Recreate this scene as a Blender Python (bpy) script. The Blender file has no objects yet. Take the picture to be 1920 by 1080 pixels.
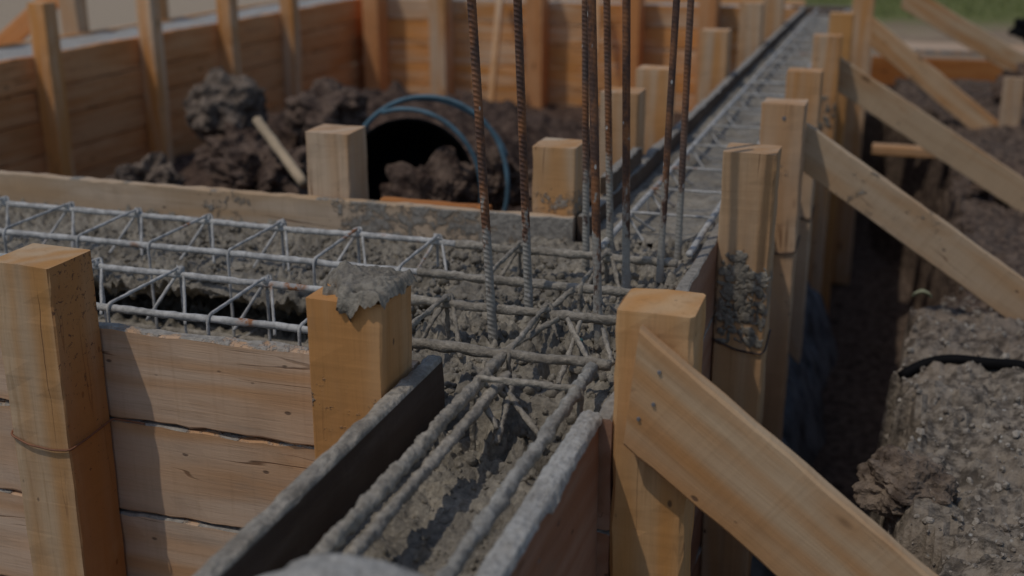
import bpy, bmesh, math, random
from mathutils import Vector, Matrix, noise
R = math.radians
rnd = random.Random(7)

# ------------------------------------------------------------------ camera
scene = bpy.context.scene
col = scene.collection
cam_d = bpy.data.cameras.new('camera')
cam = bpy.data.objects.new('camera', cam_d)
col.objects.link(cam)
scene.camera = cam
FPX = 2250.0
cam_d.sensor_width = 36
cam_d.lens = FPX / 1920 * 36
cam_d.clip_start = 0.05
cam_d.clip_end = 3000
cam.location = (0, 0, 0.75)
cam.rotation_euler = (R(90 - 17.975), 0, R(17.834))
cam_d.dof.use_dof = True
cam_d.dof.focus_distance = 2.15
cam_d.dof.aperture_fstop = 2.5
cam_d.dof.aperture_blades = 0

# ------------------------------------------------------------------ light
to_sun = Vector((-.78, -1.0, 2.4)).normalized()
world = bpy.data.worlds.new('World')
scene.world = world
world.use_nodes = True
wn = world.node_tree
bgn = wn.nodes['Background']
sky = wn.nodes.new('ShaderNodeTexSky')
sky.sky_type = 'NISHITA'
sky.sun_disc = False
sky.sun_elevation = math.asin(to_sun.z)
sky.sun_rotation = math.atan2(to_sun.x, to_sun.y)
wn.links.new(sky.outputs[0], bgn.inputs[0])
bgn.inputs[1].default_value = 0.15
sl = bpy.data.lights.new('sun', 'SUN')
sl.energy = 2.4
sl.angle = R(0.6)
sl.color = (1.0, 0.915, 0.80)
sun = bpy.data.objects.new('sun', sl)
sun.rotation_euler = to_sun.to_track_quat('Z', 'Y').to_euler()
sun.location = (-2, -2, 6)
col.objects.link(sun)
scene.view_settings.view_transform = 'Standard'
scene.view_settings.look = 'None'
scene.view_settings.gamma = 1
scene.view_settings.exposure = -1.16

# ------------------------------------------------------------------ node helpers
class NT:
    def __init__(s, name):
        s.m = bpy.data.materials.new(name); s.m.use_nodes = True
        s.t = s.m.node_tree; s.p = s.t.nodes['Principled BSDF']
        s.tc = s.t.nodes.new('ShaderNodeTexCoord')
        s.oi = s.t.nodes.new('ShaderNodeObjectInfo')
    def n(s, kind, **kw):
        nd = s.t.nodes.new(kind)
        for k, v in kw.items(): setattr(nd, k, v)
        return nd
    def put(s, sock, v):
        if isinstance(v, bpy.types.NodeSocket): s.t.links.new(v, sock)
        else: sock.default_value = v
    def math(s, op, a, b=0.0, c=None, clamp=False):
        nd = s.n('ShaderNodeMath', operation=op); nd.use_clamp = clamp
        s.put(nd.inputs[0], a); s.put(nd.inputs[1], b)
        if c is not None: s.put(nd.inputs[2], c)
        return nd.outputs[0]
    def mapr(s, v, a, b, c=0.0, d=1.0, smooth=True):
        nd = s.n('ShaderNodeMapRange'); nd.interpolation_type = 'SMOOTHSTEP' if smooth else 'LINEAR'
        s.put(nd.inputs[0], v)
        for i, q in enumerate((a, b, c, d)): s.put(nd.inputs[i + 1], q)
        return nd.outputs[0]
    def mix(s, f, a, b, mode='MIX'):
        nd = s.n('ShaderNodeMix', data_type='RGBA', blend_type=mode)
        s.put(nd.inputs[0], f); s.put(nd.inputs[6], a if not isinstance(a, tuple) else (*a, 1)); s.put(nd.inputs[7], b if not isinstance(b, tuple) else (*b, 1))
        return nd.outputs[2]
    def coords(s, scale=(1, 1, 1), rand=0.0):
        mp = s.n('ShaderNodeMapping')
        s.put(mp.inputs[0], s.tc.outputs['Object'])
        mp.inputs[3].default_value = scale
        if rand:
            cx = s.n('ShaderNodeCombineXYZ')
            for i in range(3): s.put(cx.inputs[i], s.math('MULTIPLY', s.oi.outputs['Random'], rand * (1 + .37 * i)))
            s.put(mp.inputs[1], cx.outputs[0])
        return mp.outputs[0]
    def noise(s, vec, scale=5.0, detail=4.0, rough=.5, dist=0.0):
        nd = s.n('ShaderNodeTexNoise'); s.put(nd.inputs['Vector'], vec)
        nd.inputs['Scale'].default_value = scale; nd.inputs['Detail'].default_value = detail
        nd.inputs['Roughness'].default_value = rough; nd.inputs['Distortion'].default_value = dist
        return nd.outputs[0]
    def voro(s, vec, scale=5.0, feature='F1', rand=1.0):
        nd = s.n('ShaderNodeTexVoronoi', feature=feature); s.put(nd.inputs['Vector'], vec)
        nd.inputs['Scale'].default_value = scale; nd.inputs['Randomness'].default_value = rand
        return nd
    def bump(s, h, strength=.3, dist=.002, prev=None):
        nd = s.n('ShaderNodeBump'); s.put(nd.inputs['Height'], h)
        nd.inputs['Strength'].default_value = strength; nd.inputs['Distance'].default_value = dist
        if prev is not None: s.put(nd.inputs['Normal'], prev)
        return nd.outputs[0]
    def done(s, colr, rough=.8, normal=None, spec=.3):
        s.put(s.p.inputs['Base Color'], colr); s.put(s.p.inputs['Roughness'], rough)
        s.p.inputs['Specular IOR Level'].default_value = spec
        if normal is not None: s.put(s.p.inputs['Normal'], normal)
        return s.m

CEM = (.42, .39, .34)

def wood(name, pale, warm, dark=(.10, .05, .025), warmth=.5, splash=None, spots=.0, caked=None, film=0.0, stain=.35, pits=0):
    """sawn timber, grain along local X. splash=(x0,x1,amount) cement smears along the length;
    caked=sign of local y face that is caked with mortar; film = thin mortar film on the top (local z) face"""
    w = NT(name)
    base = w.coords((1, 1, 1), 17.0)
    gr = w.coords((1.2, 26, 26), 31.0)
    g1 = w.noise(gr, 2.2, 5, .6, .6)
    fine = w.noise(w.coords((6, 160, 160), 13.0), 2.0, 3, .6)
    # growth bands
    band = w.n('ShaderNodeTexWave', wave_type='RINGS', rings_direction='X')
    w.put(band.inputs['Vector'], w.coords((.5, 4, 4), 9.0))
    band.inputs['Scale'].default_value = 1.5; band.inputs['Distortion'].default_value = 9.0
    band.inputs['Detail'].default_value = 2.0; band.inputs['Detail Scale'].default_value = 1.1
    big = w.noise(w.coords((.9, 5, 5), 23.0), 1.6, 2, .5)
    f = w.math('MULTIPLY_ADD', band.outputs[1], .16, w.math('MULTIPLY', big, .98))
    f = w.mapr(w.math('ADD', f, w.math('MULTIPLY', w.oi.outputs['Random'], .18)), .62 - .4 * warmth, 1.08 - .4 * warmth)
    c = w.mix(f, pale, warm)
    c = w.mix(w.mapr(g1, .52, .78, 0, .38), c, tuple(v * .52 for v in warm))
    c = w.mix(w.mapr(fine, .45, .8, 0, .22), c, tuple(v * .6 for v in warm))
    # grey weathering patches
    gp = w.noise(w.coords((1.5, 7, 7), 41.0), 2.5, 4, .6)
    c = w.mix(w.mapr(gp, .5, .78, 0, stain), c, (.34, .28, .22))
    # knots
    kv = w.voro(w.coords((3.2, 9, 9), 5.0), 1.25)
    kd = kv.outputs['Distance']
    kc = w.n('ShaderNodeSeparateColor'); w.put(kc.inputs[0], kv.outputs['Color'])
    sel = w.math('GREATER_THAN', kc.outputs[0], .60)
    knot = w.math('MULTIPLY', w.mapr(kd, .06, .13, 1, 0), sel)
    halo = w.math('MULTIPLY', w.mapr(kd, .1, .34, .5, 0), sel)
    ck = w.noise(w.coords((.7, 13, 13), 27.0), 1.3, 2, .5, .3)
    ckm = w.math('MULTIPLY', w.mapr(w.math('ABSOLUTE', w.math('SUBTRACT', ck, .5)), .002, .007, 1, 0), w.mapr(w.noise(w.coords((2.2, 6, 6), 33.0), 1.6, 2, .5), .53, .62))
    c = w.mix(w.math('MULTIPLY', ckm, .75), c, (.16, .085, .045))
    rn = w.noise(w.coords((1.1, 3.5, 3.5), 51.0), 1.7, 3, .55, .5)
    c = w.mix(w.mapr(rn, .54, .70, 0, .55), c, tuple(v * .86 for v in warm))
    c = w.mix(halo, c, warm)
    c = w.mix(w.math('MULTIPLY', knot, .75), c, dark)
    # small dark specks
    sp = w.voro(w.coords((30, 55, 55), 3.0), 1.0)
    sc = w.n('ShaderNodeSeparateColor'); w.put(sc.inputs[0], sp.outputs['Color'])
    spk = w.math('MULTIPLY', w.mapr(sp.outputs['Distance'], .12, .25, 1, 0), w.math('GREATER_THAN', sc.outputs[0], .965 - spots * .6))
    c = w.mix(w.math('MULTIPLY', spk, .7), c, (.05, .035, .03))
    if pits:
        ns = w.n('ShaderNodeSeparateXYZ'); w.put(ns.inputs[0], w.tc.outputs['Normal'])
        sx = w.n('ShaderNodeSeparateXYZ'); w.put(sx.inputs[0], w.tc.outputs['Object'])
        side = w.math('GREATER_THAN', w.math('ABSOLUTE', ns.outputs[2]), .5)
        pn = w.noise(w.coords((1, 1, 1), 3.0), 75, 5, .75, .6)
        pk = w.math('MULTIPLY', w.mapr(w.math('ADD', pn, w.mapr(sx.outputs[0], .45, 1.0, -.06, .045, False)), .60, .66), side)
        c = w.mix(side, c, w.mix(.55, c, (.52, .25, .10)))  # side faces tinted orange, warm bounce light put into the colour
        c = w.mix(w.math('MULTIPLY', pk, .8), c, (.09, .05, .04))
    hgt = w.math('ADD', w.math('MULTIPLY', g1, .6), w.math('MULTIPLY', fine, .5))
    saw = w.noise(w.coords((85, 5, 5), 19.0), 1.0, 2, .5)
    c = w.mix(w.mapr(saw, .5, .8, 0, .16), c, tuple(v * .6 for v in warm))
    hgt = w.math('ADD', hgt, w.math('MULTIPLY', saw, .6))
    hgt = w.math('SUBTRACT', hgt, w.math('MULTIPLY', w.math('MAXIMUM', spk, ckm), .7))
    nr = w.bump(hgt, .55, .0022)
    mask = None
    sep = w.n('ShaderNodeSeparateXYZ'); w.put(sep.inputs[0], w.tc.outputs['Object'])
    if splash:
        x0, x1, am = splash
        sn = w.math('MULTIPLY_ADD', w.noise(base, 20, 6, .7, .4), .65, w.math('MULTIPLY', w.noise(w.coords((.6, 1, 1), 3), 85, 4, .7), .35))
        xm = (x0 + x1) / 2; hw = (x1 - x0) / 2
        band2 = w.mapr(w.math('ABSOLUTE', w.math('SUBTRACT', sep.outputs[0], xm)), hw * .3, hw * 1.1, .22, 0)
        mask = w.mapr(w.math('ADD', sn, band2), .70 - am, .80 - am, 0, .9)
    nsep = w.n('ShaderNodeSeparateXYZ')
    w.put(nsep.inputs[0], w.tc.outputs['Normal'])
    if caked:
        sgn, x0, x1, am = caked
        side = w.math('GREATER_THAN', w.math('MULTIPLY', nsep.outputs[1], sgn), .5)
        sn = w.math('ADD', w.math('MULTIPLY', w.noise(base, 5, 3, .5), .5), w.math('MULTIPLY', w.noise(base, 40, 5, .7, .3), .5))
        ramp = w.mapr(sep.outputs[0], x0, x1, -.16, .14)
        m2 = w.math('MULTIPLY', w.mapr(w.math('ADD', sn, ramp), .52 - am, .60 - am), side)
        mask = m2 if mask is None else w.math('MAXIMUM', mask, m2)
    if film:
        top = w.math('GREATER_THAN', nsep.outputs[2], .6)
        sn = w.noise(base, 14, 5, .6)
        m3 = w.math('MULTIPLY', w.mapr(sn, .62 - film * .4, .72 - film * .4), top)
        mask = m3 if mask is None else w.math('MAXIMUM', mask, m3)
    if mask is not None:
        cn = w.noise(base, 70, 4, .6)
        cc = w.mix(w.mapr(cn, .3, .7), tuple(v * .62 for v in CEM), CEM)
        c = w.mix(mask, c, cc)
        nr = w.bump(w.math('MULTIPLY', mask, w.math('ADD', cn, .5)), .9, .006, nr)
    val = w.n('ShaderNodeHueSaturation'); w.put(val.inputs['Color'], c)
    val.inputs['Hue'].default_value = .496; val.inputs['Saturation'].default_value = 1.08
    w.put(val.inputs['Value'], w.mapr(w.oi.outputs['Random'], 0, 1, .88, 1.1, False))
    return w.done(val.outputs[0], .78, nr, .25)

PALE = (.63, .475, .325); WARM = (.58, .315, .135); ORG = (.58, .32, .14); REDW = (.26, .145, .095)
M = {}
M['pale'] = wood('pale_pine', PALE, WARM, warmth=.42)
M['plank'] = wood('grey_pale_plank', (.64, .50, .37), (.57, .35, .19), warmth=.36, spots=.04, stain=.5, film=.5)
M['post_a'] = wood('orange_pine', (.64, .44, .25), (.60, .33, .135), warmth=.62, stain=.2)
M['post_m'] = wood('orange_pine_splashed', (.62, .42, .24), (.54, .29, .12), warmth=.6, splash=(.5, 1.05, -.065), spots=.03, stain=.3)
M['post_l'] = wood('tan_pine_spotted', (.64, .48, .31), (.58, .33, .14), warmth=.4, spots=.03, stain=.2, pits=1)
M['post_b'] = wood('tan_pine_mortar_smear', (.58, .435, .29), (.54, .33, .17), warmth=.5, splash=(1.26, 1.46, .02), spots=.10)
M['post_s'] = wood('tan_pine_mortar_flecks', (.60, .465, .33), (.54, .34, .19), warmth=.38, splash=(.75, 1.9, -.10), spots=.06)
M['brace'] = wood('clean_pine', (.64, .48, .31), (.56, .31, .14), warmth=.42, stain=.12)
M['brace_s'] = wood('clean_pine_mortar', (.60, .465, .32), (.54, .34, .18), warmth=.35, splash=(.0, .6, -.075), stain=.15)
M['back'] = wood('mortar_caked_plank', (.66, .53, .39), (.60, .42, .25), warmth=.3, caked=(-1, 1.4, 3.2, .0), film=.15)
M['form_l'] = wood('shade_dark_plank', (.14, .105, .08), (.10, .07, .05), warmth=.4, film=.9)  # plank colour darkened to carry the shade on the inner faces
M['form_r'] = wood('reddish_plank', (.44, .28, .20), (.34, .18, .11), warmth=.6, splash=(-2, 9, -.14), film=1.1)
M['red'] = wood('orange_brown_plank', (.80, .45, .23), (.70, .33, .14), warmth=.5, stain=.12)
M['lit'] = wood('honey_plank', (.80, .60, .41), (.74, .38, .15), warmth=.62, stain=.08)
M['stained'] = wood('pine_orange_grey_stain', (.62, .50, .36), (.58, .34, .16), warmth=.45, splash=(.80, 1.0, .0), spots=.05)
M['orange'] = wood('bright_orange_plank', (.52, .25, .10), (.46, .19, .07), warmth=.6, stain=.02)

def concrete_mat(name, colr, dk, wet=.0):
    w = NT(name); b = w.coords((1, 1, 1))
    n1 = w.noise(b, 9, 4, .6); n2 = w.noise(b, 90, 5, .65); v = w.voro(b, 60)
    c = w.mix(w.mapr(n1, .35, .7), dk, colr)
    c = w.mix(w.mapr(n2, .35, .62, .55, 0), c, tuple(q * .45 for q in dk))
    c = w.mix(w.mapr(v.outputs['Distance'], .0, .28, .35, 0), c, tuple(min(1, q * 1.25) for q in colr))
    h = w.math('ADD', w.math('MULTIPLY', n2, .8), w.math('MULTIPLY', w.noise(b, 28, 4, .6), .8))
    return w.done(c, w.mapr(w.noise(b, 14, 3, .6), .42, .6, .45, .9), w.bump(h, .9, .008), .35)
M['concrete'] = concrete_mat('fresh_concrete', (.44, .395, .32), (.23, .205, .165))
M['cement_bar'] = concrete_mat('cement_slurry', (.50, .48, .43), (.33, .31, .27))
M['cement_bar_wet'] = concrete_mat('cement_slurry_thick', (.50, .45, .37), (.30, .265, .215))
M['cement_white'] = concrete_mat('dry_cement_skin', (.56, .55, .51), (.44, .42, .38))

def steel(name, rust):
    w = NT(name); b = w.coords((1, 1, .5), 7.0)
    n1 = w.noise(b, 30, 5, .7); n2 = w.noise(b, 7, 3, .6)
    c = w.mix(w.mapr(n1, .38, .62), (.10, .055, .04), (.30, .13, .055))
    c = w.mix(w.mapr(n2, .45, .7, 0, .8 * (1 - rust)), c, (.16, .14, .13))
    sep = w.n('ShaderNodeSeparateXYZ'); w.put(sep.inputs[0], w.tc.outputs['Object'])
    # mortar clinging to the lower end
    low = w.math('ADD', w.mapr(sep.outputs[2], .02, .36, .33, -.12, False), n1)
    c = w.mix(w.mapr(low, .56, .68), c, (.36, .34, .30))
    sp = w.voro(b, 90); ssc = w.n('ShaderNodeSeparateColor'); w.put(ssc.inputs[0], sp.outputs['Color'])
    c = w.mix(w.math('MULTIPLY', w.mapr(sp.outputs['Distance'], .15, .3, 1, 0), w.math('GREATER_THAN', ssc.outputs[0], .93)), c, (.5, .48, .45))
    w.p.inputs['Metallic'].default_value = .15
    return w.done(c, .6, w.bump(n1, .5, .0008), .4)
M['rebar_rusty'] = steel('rusty_steel', .8)
M['rebar_dark'] = steel('dark_rusty_steel', .25)

def cage_mat():
    w = NT('slurry_coated_bar'); b = w.coords((1, 1, 1))
    n1 = w.noise(b, 45, 5, .65); n2 = w.noise(b, 6, 3, .6)
    c = w.mix(w.mapr(n1, .35, .65), (.34, .335, .32), (.60, .59, .56))
    c = w.mix(w.math('MULTIPLY', w.mapr(n2, .60, .66), w.mapr(n1, .42, .55)), c, (.33, .15, .07))
    return w.done(c, .75, w.bump(n1, .8, .003), .3)
M['cage'] = cage_mat()

def simple(name, c, rough=.6, scale=30, var=.3, spec=.4):
    w = NT(name); b = w.coords((1, 1, 1), 3.0); n1 = w.noise(b, scale, 4, .6)
    return w.done(w.mix(w.mapr(n1, .3, .7), tuple(v * (1 - var) for v in c), c), rough, w.bump(n1, .3, .002), spec)
M['hose'] = simple('blue_plastic', (.10, .19, .245), .5, 12, .5)
M['black_shade_bundle'] = simple('black_shade_and_bundle', (.006, .006, .007), .7, 10, .3, .1)  # near-black for the stand-in shade (soil band, hollow) and the dark bundle
M['wire'] = simple('dark_iron_wire', (.07, .045, .035), .6)
M['wire_rust'] = simple('rusty_wire', (.28, .12, .06), .6)
M['nail'] = simple('dull_nail', (.22, .22, .23), .4)
M['sheet'] = simple('spilled_slurry', (.15, .16, .17), .7, 10, .8)
M['teal'] = simple('teal_plastic', (.07, .20, .20), .5)
M['leaf'] = simple('pale_leaf', (.30, .31, .19), .6)
M['stick'] = simple('stripped_pole', (.60, .46, .30), .7, 10, .3)

def soil_mat():
    w = NT('soil'); b = w.coords((1, 1, 1))
    sep = w.n('ShaderNodeSeparateXYZ'); w.put(sep.inputs[0], b)
    n1 = w.noise(b, 3.2, 5, .6); n2 = w.noise(b, 26, 6, .7); n3 = w.noise(b, 90, 4, .6)
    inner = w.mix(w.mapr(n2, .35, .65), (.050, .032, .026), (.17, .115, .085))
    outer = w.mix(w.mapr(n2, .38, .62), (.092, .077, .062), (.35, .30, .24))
    v = w.voro(b, 42); sc = w.n('ShaderNodeSeparateColor'); w.put(sc.inputs[0], v.outputs['Color'])
    peb = w.math('MULTIPLY', w.mapr(v.outputs['Distance'], .12, .26, 1, 0), w.math('GREATER_THAN', sc.outputs[0], .90))
    patch = w.noise(b, 5, 3, .6)
    outer = w.mix(w.mapr(patch, .48, .66, 0, .75), outer, (.35, .29, .225))
    outer = w.mix(w.math('MULTIPLY', peb, .9), outer, (.55, .54, .50))
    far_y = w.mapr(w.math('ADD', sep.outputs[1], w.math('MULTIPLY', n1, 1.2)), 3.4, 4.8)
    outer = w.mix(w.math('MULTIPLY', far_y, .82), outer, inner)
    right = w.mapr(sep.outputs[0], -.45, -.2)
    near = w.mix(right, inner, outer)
    tan = w.mix(w.mapr(n1, .35, .65), (.30, .22, .15), (.38, .29, .20))
    grass = w.mix(w.mapr(n2, .35, .65), (.12, .14, .045), (.22, .23, .08))
    fary = w.math('ADD', sep.outputs[1], w.math('MULTIPLY', n1, 3.0))
    far = w.mix(w.mapr(fary, 14.0, 16.0), tan, grass)
    c = w.mix(w.mapr(sep.outputs[1], 9.0, 10.2), near, far)
    left_far = w.mapr(sep.outputs[0], -4.7, -4.4, 1, 0)
    c = w.mix(left_far, c, (.46, .37, .27))
    h = w.math('ADD', w.math('MULTIPLY', n2, 1.0), w.math('MULTIPLY', n3, .4))
    return w.done(c, .95, w.bump(h, 1.0, .012), .15)
M['soil'] = soil_mat()
def clod_mat(name, a, b2):
    w = NT(name); b = w.coords((1, 1, 1), 11.0)
    n2 = w.noise(b, 14, 6, .7)
    return w.done(w.mix(w.mapr(n2, .35, .65), a, b2), .95, w.bump(n2, 1.0, .03), .15)
M['clod'] = clod_mat('brown_clod', (.07, .045, .035), (.22, .155, .115))
M['clod_pale'] = clod_mat('grey_clod', (.085, .062, .048), (.30, .235, .18))
M['grit'] = clod_mat('grit', (.22, .185, .15), (.50, .45, .38))
M['grass'] = simple('grass_blade', (.20, .24, .07), .7, 6, .5)

# ------------------------------------------------------------------ object helpers
def tag(o, label=None, cat=None, group=None, kind=None):
    if label: o['label'] = label
    if cat: o['category'] = cat
    if group: o['group'] = group
    if kind: o['kind'] = kind
    return o
def empty(name, loc, label, cat, group=None):
    o = bpy.data.objects.new(name, None); col.objects.link(o); o.location = loc
    o.empty_display_size = .05
    return tag(o, label, cat, group)
def mk(name, me, mat, parent=None, mtx=None, smooth=False):
    """link a mesh object; mtx is its WORLD matrix (parents here have location only)"""
    o = bpy.data.objects.new(name, me); col.objects.link(o)
    if mat: me.materials.append(mat)
    if smooth:
        for p in me.polygons: p.use_smooth = True
    m = mtx or Matrix.Identity(4)
    if parent is not None:
        o.parent = parent
        m = Matrix.Translation(-parent.location) @ m
    o.matrix_local = m
    return o
def mesh(name, v, f):
    me = bpy.data.meshes.new(name); me.from_pydata([tuple(p) for p in v], [], f); me.update(); return me

def timber(L, W, T, seed=0, rough=.0012, ch=.003, cut0=0.0, cut1=0.0, warp=.0, seg=.03, wane=0.0):
    """rough-sawn piece: length along X from 0, width along Z (centred), thickness along Y (centred)"""
    n = max(2, int(L / seg)); r = random.Random(seed)
    ring = []
    hw, ht = W / 2, T / 2
    nz = max(1, int(W / .045)); ny = max(1, int(T / .045))
    def edge(a, b, k): return [(a[0] + (b[0] - a[0]) * i / k, a[1] + (b[1] - a[1]) * i / k) for i in range(k)]
    P = [(-ht + ch, -hw), (ht - ch, -hw), (ht, -hw + ch), (ht, hw - ch), (ht - ch, hw), (-ht + ch, hw), (-ht, hw - ch), (-ht, -hw + ch)]
    K = [ny, 1, nz, 1, ny, 1, nz, 1]
    for i in range(8): ring += edge(P[i], P[(i + 1) % 8], K[i])
    v = []; m = len(ring); off = Vector((seed * 7.13, seed * 3.1, 0))
    for i in range(n + 1):
        x = L * i / n
        for (y, z) in ring:
            t = i / n
            xx = x + cut0 * z * (1 - t) + cut1 * z * t
            e = noise.noise_vector(Vector((x * 9, y * 25, z * 25)) + off) * rough
            e2 = noise.noise(Vector((x * 55, y * 60, z * 60)) + off) * rough * 1.7
            wv = warp * noise.noise(Vector((x * 1.3, 0, 0)) + off)
            cy, cz = abs(y) > ht - ch - 1e-6, abs(z) > hw - ch - 1e-6
            k = 1.0
            zz = z
            if wane and z > hw - ch * 1.5: zz -= wane * max(0, noise.noise(Vector((x * 3.1, 5, seed))) + .1)
            ex = e.x * (1.5 if i in (0, n) else 0)
            v.append((xx + ex, y + e.y + wv + (e2 if cy and cz else 0), zz + e.z + (e2 if cy and cz else 0)))
    f = []
    for i in range(n):
        for j in range(m):
            k = (j + 1) % m
            f.append((i * m + j, (i + 1) * m + j, (i + 1) * m + k, i * m + k))
    f.append(tuple(range(m))); f.append(tuple(n * m + j for j in reversed(range(m))))
    return mesh('timber', v, f)

def board_x(name, x0, x1, y0, y1, z0, z1, mat, parent, seed, **k):
    me = timber(x1 - x0, z1 - z0, y1 - y0, seed, **k)
    return mk(name, me, mat, parent, Matrix.Translation((x0, (y0 + y1) / 2, (z0 + z1) / 2)))
def board_y(name, y0, y1, x0, x1, z0, z1, mat, parent, seed, **k):
    me = timber(y1 - y0, z1 - z0, x1 - x0, seed, **k)       # local X -> world Y, local Y -> world -X
    return mk(name, me, mat, parent, Matrix.Translation(((x0 + x1) / 2, y0, (z0 + z1) / 2)) @ Matrix.Rotation(R(90), 4, 'Z'))

def post_mesh(H, wx, wy, seed, **k):
    return timber(H, wx, wy, seed, seg=.035, **k)
def post(x0, x1, y0, y1, z0, z1, mat, label, group, seed, lean=(0, 0), name='wooden_post', twist=0, **k):
    """vertical timber; returns the top-level Empty with its shaft child"""
    cx, cy = (x0 + x1) / 2, (y0 + y1) / 2
    t = empty(name, (cx, cy, z0), label, 'post', group)
    me = post_mesh(z1 - z0, x1 - x0, y1 - y0, seed, **k)
    mt = Matrix.Translation((cx, cy, z0)) @ Matrix.Rotation(R(twist), 4, 'Z') @ Matrix.Rotation(R(lean[0]), 4, 'X') @ Matrix.Rotation(R(lean[1]), 4, 'Y') @ Matrix.Rotation(R(-90), 4, 'Y')
    mk('shaft', me, mat, t, mt)
    return t

def tube_mesh(path, r, n=8, lump=0.0, seed=0, cap=True):
    v = []; f = []; pts = [Vector(p) for p in path]
    prev = None
    for i, p in enumerate(pts):
        d = (pts[min(i + 1, len(pts) - 1)] - pts[max(i - 1, 0)]).normalized()
        if prev is None:
            a = Vector((0, 0, 1)) if abs(d.z) < .9 else Vector((1, 0, 0))
            u = d.cross(a).normalized()
        else:
            u = (prev - d * prev.dot(d)).normalized()
        prev = u; w = d.cross(u)
        for j in range(n):
            t = 2 * math.pi * j / n
            dirv = u * math.cos(t) + w * math.sin(t)
            rr = r
            if lump:
                q = p * 34 + dirv * .9 + Vector((seed, 0, 0))
                rr += lump * r * (noise.noise(q) + .7 * noise.noise(q * 2.3) + .55 * noise.noise(q * 5.1) + .45 * max(0, -dirv.z))
            v.append(p + dirv * rr)
    for i in range(len(pts) - 1):
        for j in range(n):
            k = (j + 1) % n
            f.append((i * n + j, i * n + k, (i + 1) * n + k, (i + 1) * n + j))
    if cap:
        f.append(tuple(reversed(range(n)))); f.append(tuple((len(pts) - 1) * n + j for j in range(n)))
    return mesh('tube', v, f)
def resample(path, step):
    out = []
    for a, b in zip(path[:-1], path[1:]):
        a, b = Vector(a), Vector(b); k = max(1, int((b - a).length / step))
        out += [a.lerp(b, i / k) for i in range(k)]
    out.append(Vector(path[-1])); return out
def rounded(path, r=.012, k=4):
    P = [Vector(p) for p in path]; out = [P[0]]
    for i in range(1, len(P) - 1):
        a = P[i] + (P[i - 1] - P[i]).normalized() * min(r, (P[i - 1] - P[i]).length * .45)
        b = P[i] + (P[i + 1] - P[i]).normalized() * min(r, (P[i + 1] - P[i]).length * .45)
        for q in range(k + 1):
            t = q / k; out.append(a * (1 - t) ** 2 + P[i] * 2 * t * (1 - t) + b * t * t)
    out.append(P[-1]); return out

# ------------------------------------------------------------------ ground (one sheet, dense near the works)
def lines(lo, hi, step, far, grow=1.35):
    a = [lo + i * step for i in range(int((hi - lo) / step) + 1)]
    s = step; x = a[-1]
    while x < far: s *= grow; x += s; a.append(x)
    s = step; x = a[0]
    while x > -far: s *= grow; x -= s; a.insert(0, x)
    return a
def fb(x, y, s, o=4, z=0.0): return noise.fractal(Vector((x * s, y * s, z)), 1.0, 2.0, o)
def ss(a, b, x):
    t = min(1, max(0, (x - a) / (b - a))); return t * t * (3 - 2 * t)
def bank_edge(y):
    e = .035 + .05 * fb(0, y, 2.2, 3, 9) + .03 * fb(0, y, 9, 2, 4)
    e += .20 * ss(3.3, 4.4, y) - .30 * ss(7.2, 8.4, y)
    return e
MOUNDS = [(-2.55, 4.35, .40, .42, .36), (-2.95, 5.25, .40, .40, .34), (-2.05, 5.5, .52, .45, .36), (-2.95, 4.05, .30, .30, .25), (-1.52, 3.98, .42, .22, .20),
          (-3.3, 6.4, .3, .6, .5), (-1.9, 4.4, .30, .4, .35), (-2.4, 6.6, .4, .9, .8)]
def gh(x, y):
    if y > 9.35 or x < -4.6:
        k = ss(9.35, 10.5, y) if y > 9.35 else 1
        return -.5 + .02 * fb(x, y, .8) - .3 * (1 - k)
    if x < -.36:
        if x < -.72 and y > 2.78:
            h = -.78
            for mx, my, a, sx, sy in MOUNDS:
                h += a * math.exp(-((x - mx) / sx) ** 2 - ((y - my) / sy) ** 2)
            q = .5 + .5 * min(1, max(0, (h + .78) * 3))
            h += q * (.10 * fb(x, y, 3.2, 5, 2) + .045 * fb(x, y, 11, 4, 5))
            w = noise.voronoi(Vector((x * 8, y * 8, 1)))[0][0]
            w2 = noise.voronoi(Vector((x * 24, y * 24, 4)))[0][0]
            return h - .05 * q * w + .025 * q * (.5 - w2)
        return -.92
    e = bank_edge(y)
    base = -.41 - .07 * ss(3.3, 5.0, y) + .05 * fb(x, y, 2.3, 4, 3) + .022 * fb(x, y, 12, 4, 6) + .012 * fb(x, y, 40, 3, 8)
    base += .34 * math.exp(-((x - .95) / .28) ** 2 - ((y - 8.0) / .5) ** 2) * (1 + .5 * fb(x, y, 6, 3))
    base += .12 * math.exp(-((x - .9) / .45) ** 2 - ((y - 2.9) / .5) ** 2)
    low = -1.5 + .03 * fb(x, y, 5)
    k = ss(e - .03, e + .06, x + .03 * fb(x, y, 14, 3, 7))
    k *= 1 - .0 * y
    crack = abs(fb(x, y, 3.1, 2, 12)); base -= .035 * (1 - ss(0, .05, crack)) * ss(-.2, .3, fb(x, y, 2, 2, 31))
    vr = noise.voronoi(Vector((x * 5.5, y * 4.5, 3)))[0]; base += .018 * ss(0, .35, vr[1] - vr[0]) * (1 - ss(3.3, 3.9, y)) - .02
    vr = noise.voronoi(Vector((x * 26, y * 26, 6)))[0][0]; base += .012 * (.5 - vr)
    base -= .8 * math.exp(-(((x - .10) / .045) ** 2 + ((y - 2.16) / .075) ** 2) ** 2)
    base -= .5 * math.exp(-(((x - .06) / .05) ** 2 + ((y - 2.72) / .05) ** 2) ** 2)
    return low + (base - low) * k
xs = lines(-4.7, -.8, .035, 4.7) ; xs = [x for x in xs if -4.72 < x < -.78]
xr = [-.76 + i * .04 for i in range(12)]
xq = [-.27 + .014 * i for i in range(100)]
s = .014; x = xq[-1]; tail = []
while x < 900: s *= 1.22; x += s; tail.append(x)
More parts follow.
